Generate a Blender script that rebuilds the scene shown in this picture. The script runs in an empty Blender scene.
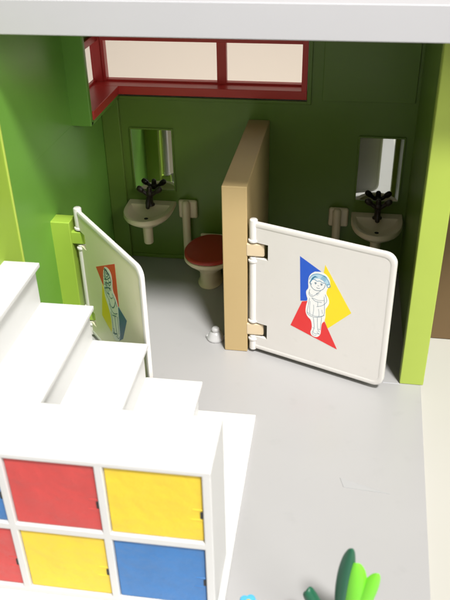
import bpy, bmesh, math, random
from mathutils import Vector, Matrix
# Toy school washroom, built at its real size: lengths below are in centimetres, U turns them into metres
U = 0.01
S = bpy.context.scene
COL = S.collection
random.seed(4)

# ---------------------------------------------------------------- materials
def plastic(name, col, rough=0.38, var=0.04, bump=0.05, scale=60.0, spec=0.5, sss=0.0, trans=0.0, stains=0.0, wave=0.05, wave_scale=0.6):
    m = bpy.data.materials.new(name); m.use_nodes = True
    nt = m.node_tree; b = nt.nodes['Principled BSDF']
    tc = nt.nodes.new('ShaderNodeTexCoord')
    n1 = nt.nodes.new('ShaderNodeTexNoise'); n1.inputs['Scale'].default_value = scale; n1.inputs['Detail'].default_value = 4
    nt.links.new(tc.outputs['Object'], n1.inputs['Vector'])
    mix = nt.nodes.new('ShaderNodeMix'); mix.data_type = 'RGBA'
    a = [max(0, c*(1-var)) for c in col]; z = [min(1, c*(1+var)) for c in col]
    mix.inputs[6].default_value = (*a, 1); mix.inputs[7].default_value = (*z, 1)
    nt.links.new(n1.outputs['Fac'], mix.inputs[0])
    out = mix.outputs[2]
    if stains > 0:   # faint scuffs and grime with a shape of their own
        n3 = nt.nodes.new('ShaderNodeTexNoise'); n3.inputs['Scale'].default_value = scale*4; n3.inputs['Detail'].default_value = 8
        nt.links.new(tc.outputs['Object'], n3.inputs['Vector'])
        r = nt.nodes.new('ShaderNodeValToRGB'); r.color_ramp.elements[0].position = 0.62; r.color_ramp.elements[1].position = 0.78
        r.color_ramp.elements[0].color = (0,0,0,1); r.color_ramp.elements[1].color = (stains,)*3 + (1,)
        nt.links.new(n3.outputs['Fac'], r.inputs[0])
        mx = nt.nodes.new('ShaderNodeMix'); mx.data_type = 'RGBA'
        nt.links.new(r.outputs[0], mx.inputs[0]); nt.links.new(out, mx.inputs[6])
        mx.inputs[7].default_value = (*[c*0.55 for c in col], 1); out = mx.outputs[2]
    nt.links.new(out, b.inputs['Base Color'])
    n2 = nt.nodes.new('ShaderNodeTexNoise'); n2.inputs['Scale'].default_value = scale*5; n2.inputs['Detail'].default_value = 3
    nt.links.new(tc.outputs['Object'], n2.inputs['Vector'])
    bp = nt.nodes.new('ShaderNodeBump'); bp.inputs['Strength'].default_value = bump; bp.inputs['Distance'].default_value = 0.0005
    nt.links.new(n2.outputs['Fac'], bp.inputs['Height'])
    n4 = nt.nodes.new('ShaderNodeTexNoise'); n4.inputs['Scale'].default_value = scale*wave_scale; n4.inputs['Detail'].default_value = 2
    nt.links.new(tc.outputs['Object'], n4.inputs['Vector'])
    bq = nt.nodes.new('ShaderNodeBump'); bq.inputs['Strength'].default_value = wave; bq.inputs['Distance'].default_value = 0.003
    nt.links.new(n4.outputs['Fac'], bq.inputs['Height']); nt.links.new(bp.outputs[0], bq.inputs['Normal']); nt.links.new(bq.outputs[0], b.inputs['Normal'])
    mr = nt.nodes.new('ShaderNodeMapRange'); mr.inputs[3].default_value = rough*0.85; mr.inputs[4].default_value = rough*1.2
    nt.links.new(n1.outputs['Fac'], mr.inputs[0]); nt.links.new(mr.outputs[0], b.inputs['Roughness'])
    b.inputs['Specular IOR Level'].default_value = spec
    if sss: b.inputs['Subsurface Weight'].default_value = sss; b.inputs['Subsurface Radius'].default_value = (0.004,0.003,0.002); b.inputs['Subsurface Scale'].default_value = 1.0
    if trans: b.inputs['Transmission Weight'].default_value = trans
    return m
M = dict(
 lime=plastic('lime_plastic', (0.36,0.46,0.07), 0.36, 0.05),
 white=plastic('white_plastic', (0.80,0.80,0.78), 0.38, 0.015),
 stair=plastic('stair_plastic', (0.62,0.62,0.605), 0.45, 0.012),
 gate=plastic('gate_plastic', (0.68,0.655,0.62), 0.4, 0.015, stains=0.10),
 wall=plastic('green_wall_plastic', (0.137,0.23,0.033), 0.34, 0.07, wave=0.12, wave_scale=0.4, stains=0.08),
 floor=plastic('floor_plastic', (0.37,0.365,0.362), 0.30, 0.025, bump=0.10, scale=25, wave=0.10, stains=0.14),
 slab=plastic('slab_plastic', (0.46,0.46,0.475), 0.4, 0.015, scale=30),
 beige=plastic('beige_plastic', (0.46,0.335,0.155), 0.42, 0.03, scale=40),
 red=plastic('red_frame_plastic', (0.64,0.045,0.04), 0.35, 0.05),
 lid=plastic('red_lid_plastic', (0.48,0.045,0.03), 0.3, 0.04),
 cream=plastic('ceramic_plastic', (0.80,0.70,0.49), 0.3, 0.02),
 tap=plastic('dark_tap_plastic', (0.035,0.024,0.02), 0.3, 0.1),
 dred=plastic('door_red_plastic', (0.54,0.06,0.055), 0.36, 0.12, bump=0.3, scale=90, wave=0.35, wave_scale=1.0, stains=0.25),
 dyel=plastic('door_yellow_plastic', (0.76,0.55,0.035), 0.36, 0.07, bump=0.3, scale=90, wave=0.3, wave_scale=1.0, stains=0.15),
 dblu=plastic('door_blue_plastic', (0.038,0.165,0.42), 0.36, 0.16, bump=0.3, scale=90, wave=0.35, wave_scale=1.0, stains=0.25),
 table=plastic('cream_tabletop', (0.455,0.445,0.40), 0.6, 0.02, scale=8),
 back=plastic('cream_backdrop', (0.66,0.58,0.50), 0.8, 0.02, scale=4),
 brown=plastic('brown_card', (0.14,0.085,0.035), 0.75, 0.06, scale=30),
 peg=plastic('clear_peg_plastic', (0.72,0.72,0.72), 0.2, 0.02, trans=0.35),
 ink_blue=plastic('ink_blue', (0.01,0.09,0.55), 0.4, 0.02), ink_yel=plastic('ink_yellow', (0.85,0.66,0.01), 0.4, 0.02),
 ink_red=plastic('ink_red', (0.72,0.03,0.03), 0.4, 0.02), ink_white=plastic('ink_white', (0.82,0.82,0.80), 0.4, 0.01),
 ink_line=plastic('ink_line', (0.12,0.20,0.27), 0.4, 0.02), ink_hair=plastic('ink_hair', (0.42,0.62,0.74), 0.4, 0.05),
 post=plastic('green_post_plastic', (0.31,0.46,0.055), 0.36, 0.05), ink_blue_shaded=plastic('ink_blue_shaded', (0.02,0.10,0.24), 0.4, 0.05),  # left sticker's blue is the same ink with its shade mixed into the colour
 bracket=plastic('bracket_plastic', (0.62,0.50,0.33), 0.4, 0.03), ink_stroke=plastic('ink_stroke', (0.06,0.30,0.50), 0.4, 0.04),
 wall_lit=plastic('green_wall_plastic_lit', (0.15,0.345,0.05), 0.34, 0.07, wave=0.12, wave_scale=0.4, stains=0.08), gate_bounce=plastic('gate_plastic_bounce', (0.80,0.745,0.57), 0.4, 0.02, stains=0.10),  # brighter copies of wall and gate plastic, local light put into the colour
 ink_teal=plastic('ink_teal', (0.03,0.12,0.17), 0.4, 0.05),
 leafd=plastic('leaf_dark', (0.01,0.10,0.05), 0.35, 0.15), leafl=plastic('leaf_light', (0.17,0.62,0.03), 0.35, 0.08, sss=0.2),
 petal=plastic('petal_blue', (0.08,0.40,0.62), 0.4, 0.08),
 hole=plastic('dark_slot', (0.02,0.02,0.02), 0.6, 0.1),
 sliver=plastic('light_mark_tone', (0.37,0.37,0.37), 0.2, 0.02),  # tone of the light mark on the floor
)
def mirror_mat():
    m = bpy.data.materials.new('mirror_foil'); m.use_nodes = True; nt = m.node_tree; b = nt.nodes['Principled BSDF']
    b.inputs['Metallic'].default_value = 1; b.inputs['Base Color'].default_value = (0.72,0.74,0.70,1)
    tc = nt.nodes.new('ShaderNodeTexCoord'); n = nt.nodes.new('ShaderNodeTexNoise'); n.inputs['Scale'].default_value = 120
    nt.links.new(tc.outputs['Object'], n.inputs['Vector'])
    mr = nt.nodes.new('ShaderNodeMapRange'); mr.inputs[3].default_value = 0.01; mr.inputs[4].default_value = 0.035
    nt.links.new(n.outputs['Fac'], mr.inputs[0]); nt.links.new(mr.outputs[0], b.inputs['Roughness'])
    return m
M['mirror'] = mirror_mat()

# ---------------------------------------------------------------- shape helpers (all in cm)
class MB:
    def __init__(s): s.bm = bmesh.new()
    def box(s, x0,x1,y0,y1,z0,z1, r=0.0, seg=2, mi=0):
        b = bmesh.new(); bmesh.ops.create_cube(b, size=1)
        for v in b.verts: v.co = ((x0+x1)/2+v.co.x*(x1-x0), (y0+y1)/2+v.co.y*(y1-y0), (z0+z1)/2+v.co.z*(z1-z0))
        if r > 0: bmesh.ops.bevel(b, geom=b.edges[:], offset=r, segments=seg, profile=0.5, affect='EDGES')
        return s._merge(b, mi)
    def _merge(s, b, mi=0, mat=None):
        for f in b.faces: f.material_index = mi
        if mat: bmesh.ops.transform(b, matrix=mat, verts=b.verts[:])
        t = bpy.data.meshes.new('tmp'); b.to_mesh(t); b.free(); s.bm.from_mesh(t); bpy.data.meshes.remove(t); return s
    def prism(s, pts, axis, a, b_, r=0.0, mi=0):
        """polygon pts in the plane normal to axis, from a to b_ along the axis"""
        b = bmesh.new(); def_ = {'x': lambda p,t: (t,p[0],p[1]), 'y': lambda p,t: (p[0],t,p[1]), 'z': lambda p,t: (p[0],p[1],t)}[axis]
        lo = [b.verts.new(def_(p,a)) for p in pts]; hi = [b.verts.new(def_(p,b_)) for p in pts]
        n = len(pts); b.faces.new(lo[::-1]); b.faces.new(hi)
        for i in range(n): b.faces.new((lo[i],lo[(i+1)%n],hi[(i+1)%n],hi[i]))
        bmesh.ops.recalc_face_normals(b, faces=b.faces[:])
        if r > 0:
            es = [e for e in b.edges if any(len(f.verts) == n and n > 4 for f in e.link_faces)] if n > 4 else b.edges[:]
            bmesh.ops.bevel(b, geom=es, offset=r, segments=2, profile=0.5, affect='EDGES')
        return s._merge(b, mi)
    def ring(s, outer, inner, axis, a, b_, r=0.04, mi=0):
        b = bmesh.new(); def_ = {'y': lambda p,t: (p[0],t,p[1]), 'z': lambda p,t: (p[0],p[1],t)}[axis]
        n = len(outer)
        O0=[b.verts.new(def_(p,a)) for p in outer]; O1=[b.verts.new(def_(p,b_)) for p in outer]
        I0=[b.verts.new(def_(p,a)) for p in inner]; I1=[b.verts.new(def_(p,b_)) for p in inner]
        for i in range(n):
            j=(i+1)%n
            b.faces.new((O0[i],O0[j],O1[j],O1[i])); b.faces.new((I0[i],I1[i],I1[j],I0[j]))
            b.faces.new((O0[i],I0[i],I0[j],O0[j])); b.faces.new((O1[i],O1[j],I1[j],I1[i]))
        bmesh.ops.recalc_face_normals(b, faces=b.faces[:])
        if r>0:
            rim=set(O0+O1+I0+I1); es=[]
            for e in b.edges:
                v0,v1=e.verts
                for L in (O0,O1,I0,I1):
                    if v0 in L and v1 in L: es.append(e)
            bmesh.ops.bevel(b, geom=es, offset=r, segments=2, profile=0.5, affect='EDGES')
        return s._merge(b, mi)
    def lathe(s, prof, n=32, c=(0,0,0), mi=0, sx=1, sy=1):
        b = bmesh.new(); rings=[]
        for r,z in prof:
            rings.append([b.verts.new((c[0]+sx*r*math.cos(2*math.pi*k/n), c[1]+sy*r*math.sin(2*math.pi*k/n), c[2]+z)) for k in range(n)])
        for p,q in zip(rings,rings[1:]):
            for k in range(n): b.faces.new((p[k],p[(k+1)%n],q[(k+1)%n],q[k]))
        if prof[0][0]>1e-6: b.faces.new(rings[0][::-1])
        if prof[-1][0]>1e-6: b.faces.new(rings[-1])
        bmesh.ops.remove_doubles(b, verts=b.verts[:], dist=1e-5)
        bmesh.ops.recalc_face_normals(b, faces=b.faces[:])
        return s._merge(b, mi)
    def loops(s, secs, cap=(True,True), mi=0):
        """skin a stack of equal-length closed loops of 3-D points"""
        b=bmesh.new(); R=[[b.verts.new(p) for p in L] for L in secs]; n=len(R[0])
        for p,q in zip(R,R[1:]):
            for k in range(n): b.faces.new((p[k],p[(k+1)%n],q[(k+1)%n],q[k]))
        if cap[0]: b.faces.new(R[0][::-1])
        if cap[1]: b.faces.new(R[-1])
        bmesh.ops.remove_doubles(b, verts=b.verts[:], dist=1e-5)
        bmesh.ops.recalc_face_normals(b, faces=b.faces[:]); return s._merge(b, mi)
    def tube(s, pts, r, n=12, mi=0, round_ends=True):
        pts=[Vector(p) for p in pts]; rr = r if isinstance(r,(list,tuple)) else [r]*len(pts)
        if round_ends:
            d0=(pts[0]-pts[1]).normalized(); d1=(pts[-1]-pts[-2]).normalized()
            pts=[pts[0]+d0*rr[0]*.9, pts[0]+d0*rr[0]*.6]+pts+[pts[-1]+d1*rr[-1]*.6, pts[-1]+d1*rr[-1]*.9]
            rr=[rr[0]*.3,rr[0]*.8]+list(rr)+[rr[-1]*.8,rr[-1]*.3]
        secs=[]
        for i,p in enumerate(pts):
            d=(pts[min(i+1,len(pts)-1)]-pts[max(i-1,0)]).normalized()
            a=d.orthogonal().normalized() if i==0 else (a-d*a.dot(d)).normalized()
            c=d.cross(a)
            secs.append([p+a*rr[i]*math.cos(2*math.pi*k/n)+c*rr[i]*math.sin(2*math.pi*k/n) for k in range(n)])
        return s.loops(secs, mi=mi)
    def build(s, name, mats, parent=None, smooth=True, loc=(0,0,0)):
        me=bpy.data.meshes.new(name); bmesh.ops.scale(s.bm, vec=(U,U,U), verts=s.bm.verts[:]); s.bm.to_mesh(me); s.bm.free()
        for m in (mats if isinstance(mats,(list,tuple)) else [mats]): me.materials.append(M[m])
        if smooth:
            for p in me.polygons: p.use_smooth=True
            me.set_sharp_from_angle(angle=math.radians(50))
        o=bpy.data.objects.new(name, me); COL.objects.link(o)
        if parent: o.parent=parent
        if smooth:
            wn=o.modifiers.new('weighted_normals','WEIGHTED_NORMAL'); wn.keep_sharp=True; wn.weight=80
        o.location=[c*U for c in loc]; return o
def tag(o, label=None, cat=None, group=None, kind=None):
    if label: o['label']=label
    if cat: o['category']=cat
    if group: o['group']=group
    if kind: o['kind']=kind
    return o
def thing(name, label, cat, loc=(0,0,0), rz=0, group=None):
    o=bpy.data.objects.new(name, None); COL.objects.link(o); o.empty_display_size=0.01
    o.location=[c*U for c in loc]; o.rotation_euler=(0,0,rz); return tag(o,label,cat,group)
def dup(root, loc, label, rz=None):
    r=root.copy(); COL.objects.link(r); r.location=[c*U for c in loc]; r['label']=label
    if rz is not None: r.rotation_euler=(0,0,rz)
    for ch in list(root.children):
        c=ch.copy(); COL.objects.link(c); c.parent=r
        for g in list(ch.children):
            d=g.copy(); COL.objects.link(d); d.parent=c
    return r
def rrect(x0,x1,z0,z1, r, n=6, corners=(1,1,1,1)):
    """rounded rectangle, corners in order lower right, upper right, upper left, lower left"""
    out=[]; cs=[(x1,z0,-90,-1,1),(x1,z1,0,-1,-1),(x0,z1,90,1,-1),(x0,z0,180,1,1)]
    for (cx,cz,a0,sx,sz),on in zip(cs,corners):
        rr = r if on else 0.001
        for k in range(n+1):
            a=math.radians(a0+90*k/n); out.append((cx+sx*rr+rr*math.cos(a), cz+sz*rr+rr*math.sin(a)))
    return out
# outlines of the printed stickers, in cm on the gate face
R= {'blue': [(2.41, 6.12), (3.47, 5.6), (3.21, 4.92), (2.84, 3.87), (2.52, 3.78)], 'yellow': [(3.65, 5.99), (5.04, 3.85), (3.95, 2.66), (3.71, 3.26), (3.53, 5.01)], 'red': [(2.61, 3.77), (2.92, 3.89), (3.3, 3.13), (3.79, 2.99), (4.49, 1.65), (2.06, 2.27)], 'outline': [(3.18, 5.52), (3.5, 5.59), (3.74, 5.5), (3.92, 5.29), (3.95, 4.99), (3.83, 4.82), (3.76, 4.52), (3.91, 4.32), (3.96, 4.06), (3.86, 3.81), (3.78, 3.69), (3.82, 3.29), (3.77, 3.0), (3.65, 2.87), (3.63, 2.49), (3.62, 2.2), (3.44, 1.99), (3.18, 2.01), (3.09, 2.21), (3.18, 2.44), (3.12, 2.89), (2.92, 3.01), (2.8, 3.26), (2.82, 3.63), (2.9, 3.93), (2.81, 4.18), (2.78, 4.4), (2.91, 4.58), (2.87, 4.82), (2.88, 5.13), (2.98, 5.36)], 'hair': [(2.98, 4.94), (2.98, 5.13), (3.07, 5.3), (3.22, 5.42), (3.55, 5.46), (3.8, 5.3), (3.92, 5.01), (3.78, 4.88), (3.7, 5.1), (3.52, 5.21), (3.28, 5.2), (3.08, 5.07)]}
RL= [[(2.98, 4.9), (3.04, 4.67), (3.23, 4.55), (3.47, 4.59), (3.67, 4.76), (3.73, 5.06)], [(3.21, 4.96), (3.24, 4.88)], [(3.48, 4.97), (3.52, 4.89)], [(3.34, 4.72), (3.42, 4.71)], [(2.98, 4.54), (2.91, 4.25), (3.08, 4.15), (3.32, 4.37), (3.51, 4.6)], [(3.74, 4.46), (3.87, 4.13), (3.64, 3.83), (3.35, 3.7)], [(2.98, 4.05), (2.92, 3.53), (2.87, 3.2), (3.09, 3.09), (3.3, 3.09), (3.75, 3.27), (3.75, 3.73), (3.69, 4.34)], [(3.22, 3.06), (3.31, 2.48), (3.21, 2.26), (3.35, 2.16), (3.55, 2.27)], [(3.42, 3.12), (3.46, 2.43), (3.57, 2.35)], [(3.63, 3.19), (3.6, 2.48)], [(3.08, 4.12), (3.26, 3.95), (3.59, 4.0)]]
L= {'red': [(1.79, 5.03), (4.17, 6.29), (4.13, 4.03), (3.36, 3.66), (2.39, 4.4)], 'yellow': [(2.35, 4.38), (1.83, 2.32), (2.81, 1.88), (3.05, 2.3), (3.08, 3.17), (2.7, 3.73)], 'blue': [(4.06, 3.99), (4.89, 3.67), (4.21, 2.27), (3.61, 1.79), (3.69, 2.92)], 'outline': [(2.9, 5.55), (3.27, 5.69), (3.61, 5.56), (3.69, 5.2), (3.58, 4.59), (3.79, 4.46), (4.03, 4.1), (3.98, 3.5), (3.93, 2.88), (3.84, 1.93), (3.32, 1.62), (2.91, 1.69), (3.04, 2.64), (2.86, 3.31), (2.5, 3.79), (2.57, 4.58), (2.66, 5.18)]}
LL= [[(2.89, 5.37), (3.11, 5.52), (3.27, 5.36), (3.17, 5.11), (2.86, 5.04), (2.89, 5.37)], [(2.71, 4.81), (3.08, 4.95), (3.4, 5.22)], [(2.73, 4.65), (3.12, 4.77), (3.52, 5.04)], [(2.67, 4.3), (3.16, 4.58), (3.4, 4.54)], [(2.82, 4.53), (2.8, 4.11), (3.16, 4.21)], [(2.99, 3.88), (3.16, 3.51), (3.52, 3.62), (3.8, 4.14)], [(3.23, 3.08), (3.68, 3.25)], [(3.22, 2.31), (3.23, 1.96)], [(3.49, 2.37), (3.59, 2.09)], [(3.05, 1.95), (3.53, 2.18)], [(3.0, 5.27), (3.11, 5.24)]]
WORLD=0.36
LAMPS=[('ceiling_lamp',(58,-98,190),(0,-4,0),34,22500,(1,.98,.96)),
       ('side_fill',(86,-72,62),(-4,-2,6),50,8500,(1,.98,.95)),  # added fill from front right, brightens the left wall
       ('backdrop_fill',(10,34,110),(0,60,20),60,25000,(1,.98,.98))]  # added fill, only brightens the backdrop beyond the window
# ---------------------------------------------------------------- setting
tag(MB().box(-90,90,-60,45,-1.2,-0.3).build('tabletop','table',smooth=False), kind='structure')
tag(MB().box(-120,120,45,46,-1.2,60).build('backdrop','back',smooth=False), kind='structure')
# grey floor plate of the toy house; its right edge runs very slightly inwards to the front
tag(MB().prism([(-11.5,-24),(9.13,-24),(9.33,-13.4),(9.66,-1.56),(9.66,10.7),(-11.5,10.7)],'z',-0.3,0.0,r=0.03).build('floor','floor'), kind='structure')

# ---------------------------------------------------------------- toy house shell
H = thing('toy_house','lime green toy washroom shell with red corner window and pale grey upper floor','toy house',(0,0,0))
XS, XC, YB, XB = -8.33, -7.30, 9.19, 8.96
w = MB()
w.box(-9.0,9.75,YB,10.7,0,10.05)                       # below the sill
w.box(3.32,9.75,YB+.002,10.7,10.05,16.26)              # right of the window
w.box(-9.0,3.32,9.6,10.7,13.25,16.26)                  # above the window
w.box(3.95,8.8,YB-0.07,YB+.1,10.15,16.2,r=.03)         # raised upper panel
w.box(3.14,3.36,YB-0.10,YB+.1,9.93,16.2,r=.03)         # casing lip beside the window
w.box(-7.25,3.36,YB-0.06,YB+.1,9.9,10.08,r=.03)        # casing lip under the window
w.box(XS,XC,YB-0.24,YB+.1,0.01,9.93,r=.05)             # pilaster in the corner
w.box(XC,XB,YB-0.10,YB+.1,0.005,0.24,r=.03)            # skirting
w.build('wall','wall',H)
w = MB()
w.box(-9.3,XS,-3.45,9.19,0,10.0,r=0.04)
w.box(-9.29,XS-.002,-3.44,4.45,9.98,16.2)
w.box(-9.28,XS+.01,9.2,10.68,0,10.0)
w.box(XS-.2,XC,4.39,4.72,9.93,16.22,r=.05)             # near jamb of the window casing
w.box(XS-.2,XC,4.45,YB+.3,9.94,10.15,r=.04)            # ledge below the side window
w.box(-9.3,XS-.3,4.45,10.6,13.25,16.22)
w.build('wall','wall_lit',H)  # same plastic as the back wall, its stronger light painted into the colour
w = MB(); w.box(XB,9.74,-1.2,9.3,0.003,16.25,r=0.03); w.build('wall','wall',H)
w = MB(); w.box(8.665,9.77,-1.565,-0.95,0.0,16.26,r=0.05); w.build('pillar','lime',H)
w = MB(); w.box(-9.2,XS+.03,-9.5,-4.12,0.0,16.3,r=0.05); w.box(-9.2,XS+.029,-4.2,-3.46,0.0,16.25,r=0.05); w.build('wall','post',H)
MB().box(XS-.1,XS+.09,-3.53,-3.40,0.0,16.24,r=.05).build('wall_ridge','lime',H)
w = MB(); w.box(XS-.1,-7.40,0.0,0.86,0.002,6.72,r=0.05); gp=w.build('gate_post','post',H)
for zb in (1.08,5.52):
    w = MB(); w.box(-7.5,-6.75,0.12,0.42,zb,zb+.66,r=0.06); w.build('hinge_bracket','post',gp)
w = MB(); w.box(-14.5,14.5,-4.05,10.9,16.27,17.50,r=0.05); w.build('upper_floor','slab',H)
MB().box(7.9,8.66,-1.60,-1.54,-.01,.012,r=.004).build('threshold','slab',H)
# red window, two lights round the corner
win = MB()
zb0, zb1, zt0, zt1 = 10.16, 10.62, 12.85, 13.24
win.box(-8.95,XC+.06,4.72,YB-.05,zb0,zb1,r=.03)              # side sill
win.box(-8.948,3.13,YB-.05,10.55,zb0+.001,zb1+.001,r=.03)    # back sill
fr = win.build('window','red',H)
m = MB(); m.box(-8.93,3.12,10.05,10.5,zb1-.02,zb1+.10,r=.03); m.box(-8.93,3.12,9.95,10.5,zt0,zt1,r=.03)
m.box(2.82,3.12,YB-.04,10.52,zb1-.02,zt1+.01,r=.03); m.box(-8.94,-8.45,4.72,10.0,zt0+.001,zt1+.002,r=.03)
m.box(-8.94,-8.72,4.72,10.0,zb1-.02,zb1+.10,r=.03)
m.box(-8.95,-8.16,9.98,10.52,zb1-.03,zt1+.02,r=.04); m.box(-8.80,-8.34,9.90,10.0,zb1-.03,zt1,r=.03)
m.build('frame','red',fr)
MB().box(-1.86,-1.34,10.02,10.46,zb1-.02,zt1,r=.04).build('mullion','red',fr)

# ---------------------------------------------------------------- partition
P_ = thing('partition_wall','thick beige dividing wall between the two toilet cubicles','partition',(0,0,0))
MB().box(0,1.167,0,9.17,0.004,9.0,r=0.05).build('panel','beige',P_)
for zb in (1.08,5.52):
    MB().box(1.12,1.98,-0.02,0.26,zb,zb+.66,r=0.06).build('hinge_bracket','bracket',P_)

# ---------------------------------------------------------------- swing gates
A1, A2, GL, GZ0, GZ1 = -0.355, -0.85, 6.83, 0.26, 7.27
def gate(label, loc, rz, pm='gate'):
    t=thing('swing_gate',label,'gate',loc,rz,'white gates of the toilet cubicles')
    nb=[(1.0,1.82),(5.44,6.26)]
    pts=[(0.1,GZ0)]+[(p) for p in rrect(0.1,GL-.05,GZ0+.02,GZ1-.02,0.45,6,(1,1,0,0))[:14]]+[(0.1,GZ1-.02),(0.1,nb[1][1]),(.80,nb[1][1]),(.80,nb[1][0]),(0.1,nb[1][0]),(0.1,nb[0][1]),(.80,nb[0][1]),(.80,nb[0][0]),(0.1,nb[0][0])]
    pts=pts[1:]+[(0.1,GZ0+.02)]
    MB().prism(pts,'y',-0.09,0.09).build('panel',pm,t)
    # raised rim along top, outer and bottom edge
    o=rrect(0.02,GL,GZ0,GZ1,0.5,7,(1,1,0,0)); i=rrect(0.20,GL-.26,GZ0+.26,GZ1-.26,0.3,7,(1,1,0,0))
    cut=MB(); n=len(o)
    # the rim is open at the hinge side: build it as a swept strip
    b=bmesh.new(); idx=[27]+list(range(0,14))+[20]
    idx=list(range(0,16)); O=[(0.02,GZ0)]+o[0:16]+[(0.02,GZ1)]; I=[(0.02,GZ0+.26)]+i[0:16]+[(0.02,GZ1-.26)]
    secs=[]
    for a,c in zip(O,I):
        a=Vector(a); c=Vector(c); d=(c-a); q=0.06/max(d.length,1e-6)
        secs.append([(a.x,-.08,a.y),((a+d*q).x,-.112,(a+d*q).y),((c-d*q).x,-.112,(c-d*q).y),(c.x,-.08,c.y),(c.x,.08,c.y),((c-d*q).x,.112,(c-d*q).y),((a+d*q).x,.112,(a+d*q).y),(a.x,.08,a.y)])
    cut.loops(secs); cut.build('rim','gate',t)
    rod=MB()
    for z0,z1 in ((GZ0-.1,1.02),(1.80,5.46),(6.24,GZ1+.12)):
        rod.lathe([(0.0,z0),(.15,z0),(.2,z0+.05),(.2,z1-.05),(.15,z1),(0.0,z1)],20)
    for z0 in (.82,1.88,5.26,6.32): rod.lathe([(.2,z0-.08),(.25,z0-.04),(.25,z0+.04),(.2,z0+.08)],20)
    rod.build('hinge_rod','gate',t)
    MB().tube([(0,0,0.9),(0,0,6.4)],0.075,12).build('hinge_pin','hole',t)
    return t
def flat(mb, pts, y, mi, th=0.003): mb.prism(pts,'y',y-th,y,mi=mi)
def line(mb, pts, y, w, mi):
    for a,b in zip(pts,pts[1:]):
        a=Vector(a); b=Vector(b); d=(b-a)
        if d.length<1e-4: continue
        d.normalize(); n=Vector((-d.y,d.x))*w/2; a2=a-d*w*.3; b2=b+d*w*.3
        mb.prism([tuple(a2+n),tuple(a2-n),tuple(b2-n),tuple(b2+n)],'y',y-.002,y+.001,mi=mi)
g1=gate('white gate hinged on the beige partition, standing in front of the dark cubicle',(1.447,0.155,0),A1)
s=MB(); flat(s,R['blue'],-.0895,0); flat(s,R['yellow'],-.0915,1); flat(s,R['red'],-.0935,2)
st=tag(s.build('sticker',['ink_blue','ink_yel','ink_red'],g1,smooth=False),'blue, yellow and red triangles behind a line drawing of a girl')
def arc(cx,cz,rx,rz,a0,a1,n=10): return [(cx+rx*math.cos(math.radians(a0+(a1-a0)*i/n)), cz+rz*math.sin(math.radians(a0+(a1-a0)*i/n))) for i in range(n+1)]
def smooth(pts,it=2):
    for _ in range(it):
        q=[pts[0]]
        for a,b in zip(pts,pts[1:]): q+=[(a[0]*.75+b[0]*.25,a[1]*.75+b[1]*.25),(a[0]*.25+b[0]*.75,a[1]*.25+b[1]*.75)]
        pts=q+[pts[-1]]
    return pts
s=MB(); flat(s,smooth(R['outline']+R['outline'][:1],2)[:-1],-.0960,0); flat(s,smooth(R['hair']+R['hair'][:1],2)[:-1],-.0980,1,.002)
HX,HZ=3.42,4.98
for k in range(5): line(s,smooth([(2.99+.02*k,4.92+.04*k),(3.05+.03*k,5.16+.02*k),(3.2+.03*k,5.30-.01*k)]),-.1010,.022,3)     # locks of hair
for k in range(6): line(s,arc(HX+.08,HZ,.20+.055*k,.22+.05*k,35+4*k,100-5*k,6),-.1010,.018,3)
line(s,arc(HX,HZ,.50,.47,10,172,16),-.1025,.028,3)
line(s,smooth([(3.78,5.0),(3.93,5.08),(3.97,4.92),(3.82,4.86),(3.78,5.0)]),-.1025,.026,3)                               # bow
line(s,smooth([(3.0,5.0),(2.94,4.90),(3.0,4.8),(3.06,4.86)]),-.1025,.022,3)
line(s,smooth([(3.05,5.07),(3.2,5.13),(3.3,5.04),(3.44,5.12),(3.56,5.04),(3.7,5.06)]),-.1030,.024,3)                     # fringe
line(s,smooth(RL[0]),-.1030,.022,2)
for ex,ez in ((3.24,4.92),(3.53,4.93)):
    line(s,arc(ex,ez,.055,.05,10,170,5),-.1040,.018,2); line(s,[(ex,ez+.02),(ex,ez-.03)],-.1050,.045,2)
line(s,arc(3.38,4.86,.035,.03,200,340,4),-.1040,.014,2); line(s,arc(3.38,4.75,.085,.05,200,340,5),-.1040,.018,2)
for L_ in RL[4:]: line(s,smooth(L_),-.1010,.018,2)
for pts in ([(2.95,4.38),(3.02,4.24),(3.12,4.28)],[(3.30,4.38),(3.36,4.46),(3.44,4.42)],[(3.32,4.33),(3.40,4.38)],     # fingers and cuffs
            [(3.02,3.9),(3.0,3.5),(3.04,3.2)],[(3.2,3.75),(3.22,3.45),(3.18,3.15)],[(3.45,3.6),(3.5,3.35),(3.48,3.16)],[(3.62,3.6),(3.66,3.4)],   # folds of the dress
            [(2.88,3.28),(3.1,3.17),(3.32,3.16),(3.6,3.24),(3.76,3.34)],[(3.12,4.12),(3.4,4.05),(3.7,4.14)],
            [(3.2,2.5),(3.3,2.46)],[(3.48,2.5),(3.6,2.49)],[(3.2,2.28),(3.2,2.12),(3.32,2.06),(3.42,2.12)],[(3.44,2.34),(3.5,2.22),(3.6,2.24)],[(3.4,3.98),(3.4,3.72)]):
    line(s,smooth(pts),-.1010,.014,2)
s.build('printed_child',['ink_white','ink_hair','ink_line','ink_stroke'],st,smooth=False)
g2=gate('slanting white gate hinged on the lime green post, just behind the white stairs',(-7.028,0.343,0),A2,'gate_bounce')  # panel colour includes the warm light bounced from the green wall
s=MB(); flat(s,L['red'],-.0895,0); flat(s,L['yellow'],-.0915,1); flat(s,L['blue'],-.0935,2)
st=tag(s.build('sticker',['ink_red','ink_yel','ink_blue_shaded'],g2,smooth=False),'red, yellow and blue patches behind a line drawing of a boy')
s=MB(); flat(s,smooth(L['outline']+L['outline'][:1],2)[:-1],-.0960,0)
for L_ in LL: line(s,smooth(L_),-.1030,.045,1)
for k in range(5): line(s,smooth([(2.82+.1*k,5.36-.03*k),(2.95+.1*k,5.52-.02*k),(3.08+.1*k,5.42-.05*k)]),-.1030,.04,1)    # hair
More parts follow.
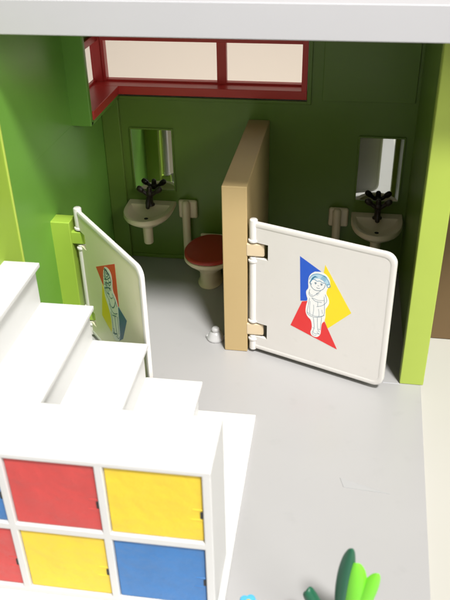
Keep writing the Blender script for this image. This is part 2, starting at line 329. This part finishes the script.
line(s,arc(3.16,5.12,.36,.40,-200,20,14),-.1030,.035,1)
for pts in ([(2.70,4.98),(2.85,4.9),(2.95,4.98)],[(3.2,4.98),(3.3,4.92),(3.4,4.99)],[(2.66,4.5),(2.9,4.66),(3.15,4.5),(3.4,4.66)],[(2.62,4.36),(2.7,4.0),(2.95,3.9)],
            [(3.0,4.4),(3.05,4.1),(3.3,4.02),(3.5,4.2)],[(3.5,4.4),(3.75,4.2),(3.9,3.9)],[(3.0,3.6),(3.2,3.3),(3.5,3.28),(3.85,3.5)],[(3.1,3.2),(3.15,2.6),(3.12,2.2)],
            [(3.5,3.2),(3.5,2.7),(3.52,2.3)],[(3.85,3.3),(3.84,2.8),(3.78,2.3)],[(3.05,2.1),(3.3,2.0),(3.5,2.15)],[(3.45,2.0),(3.7,1.95),(3.8,2.15)],[(2.9,4.75),(2.95,4.4)],[(3.25,4.8),(3.2,4.4)]):
    line(s,smooth(pts),-.1030,.035,1)
s.build('printed_child',['ink_white','ink_teal'],st,smooth=False)

# ---------------------------------------------------------------- mirrors
def mirror(label,x):
    t=thing('wall_mirror',label,'mirror',(x,YB-.002,0),0,'mirrors over the washbasins')
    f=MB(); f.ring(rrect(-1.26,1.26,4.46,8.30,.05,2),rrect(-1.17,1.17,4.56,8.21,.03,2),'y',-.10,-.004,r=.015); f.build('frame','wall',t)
    MB().box(-1.17,1.17,-.055,-.006,4.56,8.21).build('mirror_glass','mirror',t,smooth=False)
mirror('small upright mirror on the back wall beside the side window, above the left washbasin',-5.56)
mirror('small upright mirror on the darkest part of the back wall, above the right washbasin',7.28)

# ---------------------------------------------------------------- washbasins
def dshape(w,d,n=18,inset=0.0,z=0.0,dz=0.0):
    """D outline, flat side on the wall (y=0), bulging to -y"""
    pts=[(w-inset,-inset*.8)]; 
    for k in range(n+1):
        a=math.pi*k/n; pts.append(((w-inset)*math.cos(a), -(d*0.30)-(d*0.70-inset)*math.sin(a)**0.92))
    pts.append((-(w-inset),-inset*.8)); return [(x,y,z) for x,y in pts]
def basin(label,x,z):
    t=thing('washbasin',label,'washbasin',(x,YB,z),0,'washbasins on the back wall')
    W,D=1.43,3.05
    secs=[dshape(W*.30,D*.50,z=-.95),dshape(W*.62,D*.72,z=-.80),dshape(W*.88,D*.90,z=-.48),dshape(W*.97,D*.98,z=-.32),dshape(W,D,z=-.22),dshape(W,D,z=-.05),dshape(W,D,inset=.04,z=0),
          dshape(W,D,inset=.16,z=0)]
    def inner(k,z):
        out=[]
        for (px,py,_) in dshape(W,D,inset=.26):
            cy=-1.75; yy=min(py,-.62); out.append((px*k, cy+(yy-cy)*k, z))
        return out
    secs+= [inner(1.0,-.02),inner(.97,-.08),inner(.86,-.22),inner(.62,-.34),inner(.25,-.40)]
    MB().loops(secs).build('bowl','cream',t)
    MB().lathe([(.36,-.7),(.30,-.9),(.28,-2.0),(.25,-2.05),(0,-2.05)],24,(0,-1.55,0)).build('drain_pipe','cream',t)
    MB().lathe([(.0,-.385),(.12,-.385),(.12,-.42)],16,(0,-1.75,0)).build('plughole','hole',t)
    # tap with two raised star handles
    tp=MB(); tp.lathe([(.27,0),(.27,.06),(.18,.14),(.17,.62),(.2,.66),(.2,.8),(.12,.9),(0,.92)],20,(0,-.62,-.04)); 
    tp.tube([(0,-.65,.46),(0,-.92,.48),(0,-1.15,.32),(0,-1.22,.08)],[.15,.15,.14,.13],12)
    tapo=tp.build('tap','tap',t)
    for sx in (-1,1):
        k=MB(); k.tube([(sx*.08,-.62,.56),(sx*.48,-.62,.88)],.11,12); k.tube([(sx*.48,-.62,.88),(sx*.60,-.62,.98)],.17,12)
        k.build('tap_handle','tap',tapo)
    k=MB(); k.tube([(0,-.62,.74),(0,-.62,1.0)],.15,12); k.build('tap_knob','tap',tapo)
    return t
basin('cream washbasin with a dark tap under the left mirror beside the red-lidded toilet',-5.76,3.86)
basin('shaded washbasin showing above the top edge of the white gate at right',7.38,3.78)

# ---------------------------------------------------------------- toilet and flush pipes
T=thing('toilet','cream toilet with its dark red lid closed, left of the beige partition','toilet',(-1.93,YB,0))
def egg(w,y0,y1,z,n=32,k=1.0):
    cy=(y0+y1)/2; out=[]
    for i in range(n):
        a=2*math.pi*i/n; yy=math.sin(a); ww=w*(1-.10*max(0,yy))
        out.append((ww*math.copysign(abs(math.cos(a))**.9,math.cos(a))*k, cy+(y1-y0)/2*k*math.copysign(abs(yy)**.95,yy), z))
    return out
b=MB(); b.loops([egg(.70,-3.45,-1.3,0.0),egg(.72,-3.47,-1.3,.06),egg(.60,-3.35,-1.4,.25),egg(.60,-3.4,-1.3,.95),egg(.95,-3.65,-1.0,1.25),egg(1.36,-4.0,-.72,1.55),egg(1.48,-4.12,-.6,1.68),egg(1.48,-4.12,-.6,1.84),egg(1.44,-4.08,-.62,1.88)])
b.box(-.9,.9,-.9,-.12,.9,1.8,r=.1); b.build('bowl','cream',T)
l=MB(); l.loops([egg(1.38,-4.02,-.6,1.885),egg(1.46,-4.08,-.5,1.91),egg(1.47,-4.09,-.48,2.00),egg(1.42,-4.04,-.52,2.07),egg(1.33,-3.95,-.6,2.10),egg(1.29,-3.9,-.64,2.085),egg(.9,-3.4,-1.1,2.10),egg(.3,-2.6,-1.8,2.11)])
l.build('lid','lid',T)
MB().tube([(-.8,-.5,1.98),(.8,-.5,1.98)],.11,12).build('lid_hinge','cream',T)
def flush(label,x):
    t=thing('flush_pipe',label,'pipe',(x,YB,0),0,'flush pipes with wall plates')
    MB().box(-.56,.56,-.30,-.004,2.9,4.05,r=.13,seg=3).build('wall_plate','cream',t)
    MB().tube([(-.08,-.42,.35),(-.08,-.42,3.9)],.24,20).build('pipe','cream',t)
flush('cream upright pipe on a square wall plate between the left washbasin and the toilet',-3.60)
flush('cream upright pipe on a square wall plate in the shade beside the right washbasin',5.22)

# ---------------------------------------------------------------- peg on the floor
pg=MB(); pg.lathe([(.0,0),(.44,0),(.47,.04),(.46,.14),(.38,.22),(.33,.36),(.24,.42),(.20,.47),(.22,.52),(.21,.62),(.15,.68),(0,.69)],28); pg.box(-.5,.5,-.09,.09,0,.2,r=.04); pg.box(-.06,.22,-.30,.02,.02,.30,r=.05)
o=pg.build('floor_peg','peg',loc=(-.62,.95,0.001)); tag(o,'tiny translucent white peg standing at the foot of the beige partition','peg')

# ---------------------------------------------------------------- stairs and lockers
AU=0.016
def unit(name,label,cat): 
    t=thing(name,label,cat,(0,-5,0),AU); return t
ST=unit('staircase','white staircase climbing to the left behind the coloured lockers','stairs')
b=MB()
sx=[-0.14,-2.46,-4.69,-6.78,-9.0,-11.2]; zz=[1.85,3.69,5.48,7.44,9.2]
Y0,Y1=0.08,-7.72
for i,z in enumerate(zz[:4]):
    r_=sx[i]; l_=sx[i+1]
    b.box(-11.2,r_-.22,Y1,-.06,(zz[i-1]-.1) if i else .16,z-.16,r=.03)          # riser body, set back under the tread
    b.box(l_-.25,r_,Y1,.02-.01*i,z-.2,z,r=.035)                            # tread slab with a small nosing
b.build('steps','stair',ST)
MB().box(-11.0,2.23,-12.5,0.04,0.002,0.17,r=.03).build('base_plate','stair',ST)
LK=unit('locker_cabinet','white cabinet of square lockers with red, yellow and blue doors','lockers')
yF,yK=-10.18,-7.74
xe=[2.02,-1.40,-4.55,-7.70,-10.85]      # column dividers at their middles
b=MB()
b.box(-10.9,2.02,yF+.25,yK,0.18,6.69,r=.05)
# front frame: top rail, middle rail, foot rail, uprights
b.box(-10.9,2.02,yF,yF+.35,6.47,6.685,r=.04); b.box(-10.9,1.9,yF+.004,yF+.34,3.30,3.58,r=.03); b.box(-10.9,2.015,yF+.002,yF+.34,0.175,0.42,r=.03)
b.box(1.74,2.018,yF+.001,yF+.36,0.176,6.68,r=.04)
for x in xe[1:4]: b.box(x-.13,x+.13,yF+.003,yF+.33,0.2,6.6,r=.03)
b.build('cabinet_body','stair',LK)
cols=[('dyel','dblu'),('dred','dyel'),('dblu','dred'),('dred','dyel')]
xe[4]=-10.77
for ci,(top,bot) in enumerate(cols):
    x1=xe[ci]-.13 if ci else 1.74; x0=xe[ci+1]+.13
    for (mat,z0,z1) in ((top,3.58,6.47),(bot,.42,3.30)):
        d=MB(); d.box(x0+.015,x1-.02,yF+.10,yF+.235,z0+.02,z1-.02,r=.05,seg=3)
        zc=(z0+z1)/2-.12
        # soft moulded finger grip running into the opening edge
        d.box(x1-.36,x1-.03,yF+.088,yF+.17,zc+.02,zc+.10,r=.024,seg=3)
        d.box(x1-.42,x1-.03,yF+.090,yF+.17,zc-.42,zc-.33,r=.024,seg=3)
        do=d.build('door',mat,LK)
        MB().box(x1-.105,x1+.012,yF+.07,yF+.14,zc-.28,zc+.0,r=.012).build('latch_slot','hole',do)

# ---------------------------------------------------------------- plant and flower at the lower edge
def leaf(base,tip,w,bend,side=(1,0,0),n=26,th=.10,peak=.6):
    b0=Vector(base); t0=Vector(tip); bd=Vector(bend); sd=Vector(side).normalized(); secs=[]
    for i in range(n+1):
        u=math.sin(math.pi/2*i/n); p=b0.lerp(t0,u)+bd*4*u*(1-u)
        ww=w*max(.02,(math.sin(math.pi*min(1,(u/peak)*.5)) if u<peak else math.sqrt(max(0,1-((u-peak)/(1-peak))**2.4))))
        nrm=(t0-b0).normalized().cross(sd).normalized()
        secs.append([p+sd*ww*math.cos(2*math.pi*k/20)+nrm*(th*(.25+.75*ww/w))*math.sin(2*math.pi*k/20)+nrm*math.cos(2*math.pi*k/20)**2*ww*.45-nrm*.05*math.exp(-(math.cos(2*math.pi*k/20)/.3)**2)*(1 if math.sin(2*math.pi*k/20)>0 else 0) for k in range(20)])
    return secs
PL=thing('toy_plant','toy plant with dark green and bright green leaves at the bottom edge of the floor','plant',(6.3,-15.4,0))
a=MB(); a.loops(leaf((0,0,.1),(.08,.1,4.35),.26,(-.08,0,0))); a.build('leaf','leafd',PL)
a=MB(); a.loops(leaf((.1,0,.1),(.27,.05,3.8),.36,(.12,-.1,0),th=.06)); a.build('leaf','leafl',PL)
a=MB(); a.loops(leaf((.15,0,.1),(.90,.05,3.45),.29,(.0,-.1,0),th=.06)); a.build('leaf','leafl',PL)
a=MB(); a.loops(leaf((-.05,0,.1),(-1.18,.1,2.15),.26,(-.25,0,.45),side=(.6,.2,.9))); a.build('leaf','leafd',PL)
a=MB(); a.lathe([(.0,0),(.9,0),(.9,.1),(.5,.2),(.2,.35),(0,.36)],24); a.build('base','leafd',PL)
FL=thing('toy_flower','small light blue toy flower just showing at the bottom edge','flower',(3.3,-15.3,0))
a=MB()
for k in range(5):
    an=2*math.pi*k/5; a.lathe([(0,-.07),(.13,-.05),(.16,0),(.13,.05),(0,.07)],14,(.17*math.cos(an),.17*math.sin(an),1.20))
a.build('petals','petal',FL)
MB().lathe([(0,-.05),(.1,0),(0,.09)],12,(0,0,1.26)).build('flower_centre','dyel',FL)
a=MB(); a.tube([(0,0,0.05),(0,0,1.17)],.06,10); a.lathe([(0,0),(.4,0),(.4,.06),(0,.1)],16); a.build('stem','leafd',FL)
# soft line of light and shadow on the floor, modelled as a thin wedge
a=MB(); a.prism([(6.08,-8.12),(6.24,-8.62),(8.1,-8.72)],'z',0.001,0.016,r=.006); o=a.build('floor_light_mark','sliver',smooth=False)
tag(o,'thin pale pointed mark of light on the open grey floor right of the stairs','light mark')
# brown box behind the right pillar
BX=thing('brown_box','plain brown box on the cream table behind the lime pillar at right','box',(16.4,8,-.3))
MB().box(-6.3,8,-5.1,6,0,9,r=.08).build('carton','brown',BX)
MB().box(-5.61,8.01,-.35,.35,9.0,9.03).build('tape_strip','beige',BX,smooth=False)

# ---------------------------------------------------------------- light
W=bpy.data.worlds.new('World'); S.world=W; W.use_nodes=True
bg=W.node_tree.nodes['Background']; bg.inputs[0].default_value=(1.0,0.96,0.92,1); bg.inputs[1].default_value=WORLD
def area(name,loc,target,size,power,col=(1,.97,.93),shape='DISK',sy=None):
    l=bpy.data.lights.new(name,'AREA'); l.shape=shape; l.size=size*U
    if sy: l.size_y=sy*U
    l.energy=power*U*U; l.color=col; l.spread=math.radians({'ceiling_lamp':30}.get(name,60))
    o=bpy.data.objects.new(name,l); COL.objects.link(o); o.location=[c*U for c in loc]
    d=Vector(target)-Vector(loc); o.rotation_euler=d.to_track_quat('-Z','Y').to_euler(); return o
for a_ in LAMPS: area(*a_)

# ---------------------------------------------------------------- camera
cd=bpy.data.cameras.new('camera'); cam=bpy.data.objects.new('camera',cd); COL.objects.link(cam); S.camera=cam
cam.location=(5.387*U,-30.517*U,22.385*U)
cam.rotation_euler=(1.0117,0.01766,0.16138)
cd.sensor_fit='VERTICAL'; cd.sensor_height=24; cd.lens=24*748.7/600
cd.dof.use_dof=True; cd.dof.focus_distance=0.40; cd.dof.aperture_fstop=20.0; cd.clip_start=0.005; cd.clip_end=20
S.render.resolution_x=768; S.render.resolution_y=1024
S.view_settings.view_transform='Standard'; S.view_settings.look='None'; S.view_settings.gamma=1; S.view_settings.exposure=0
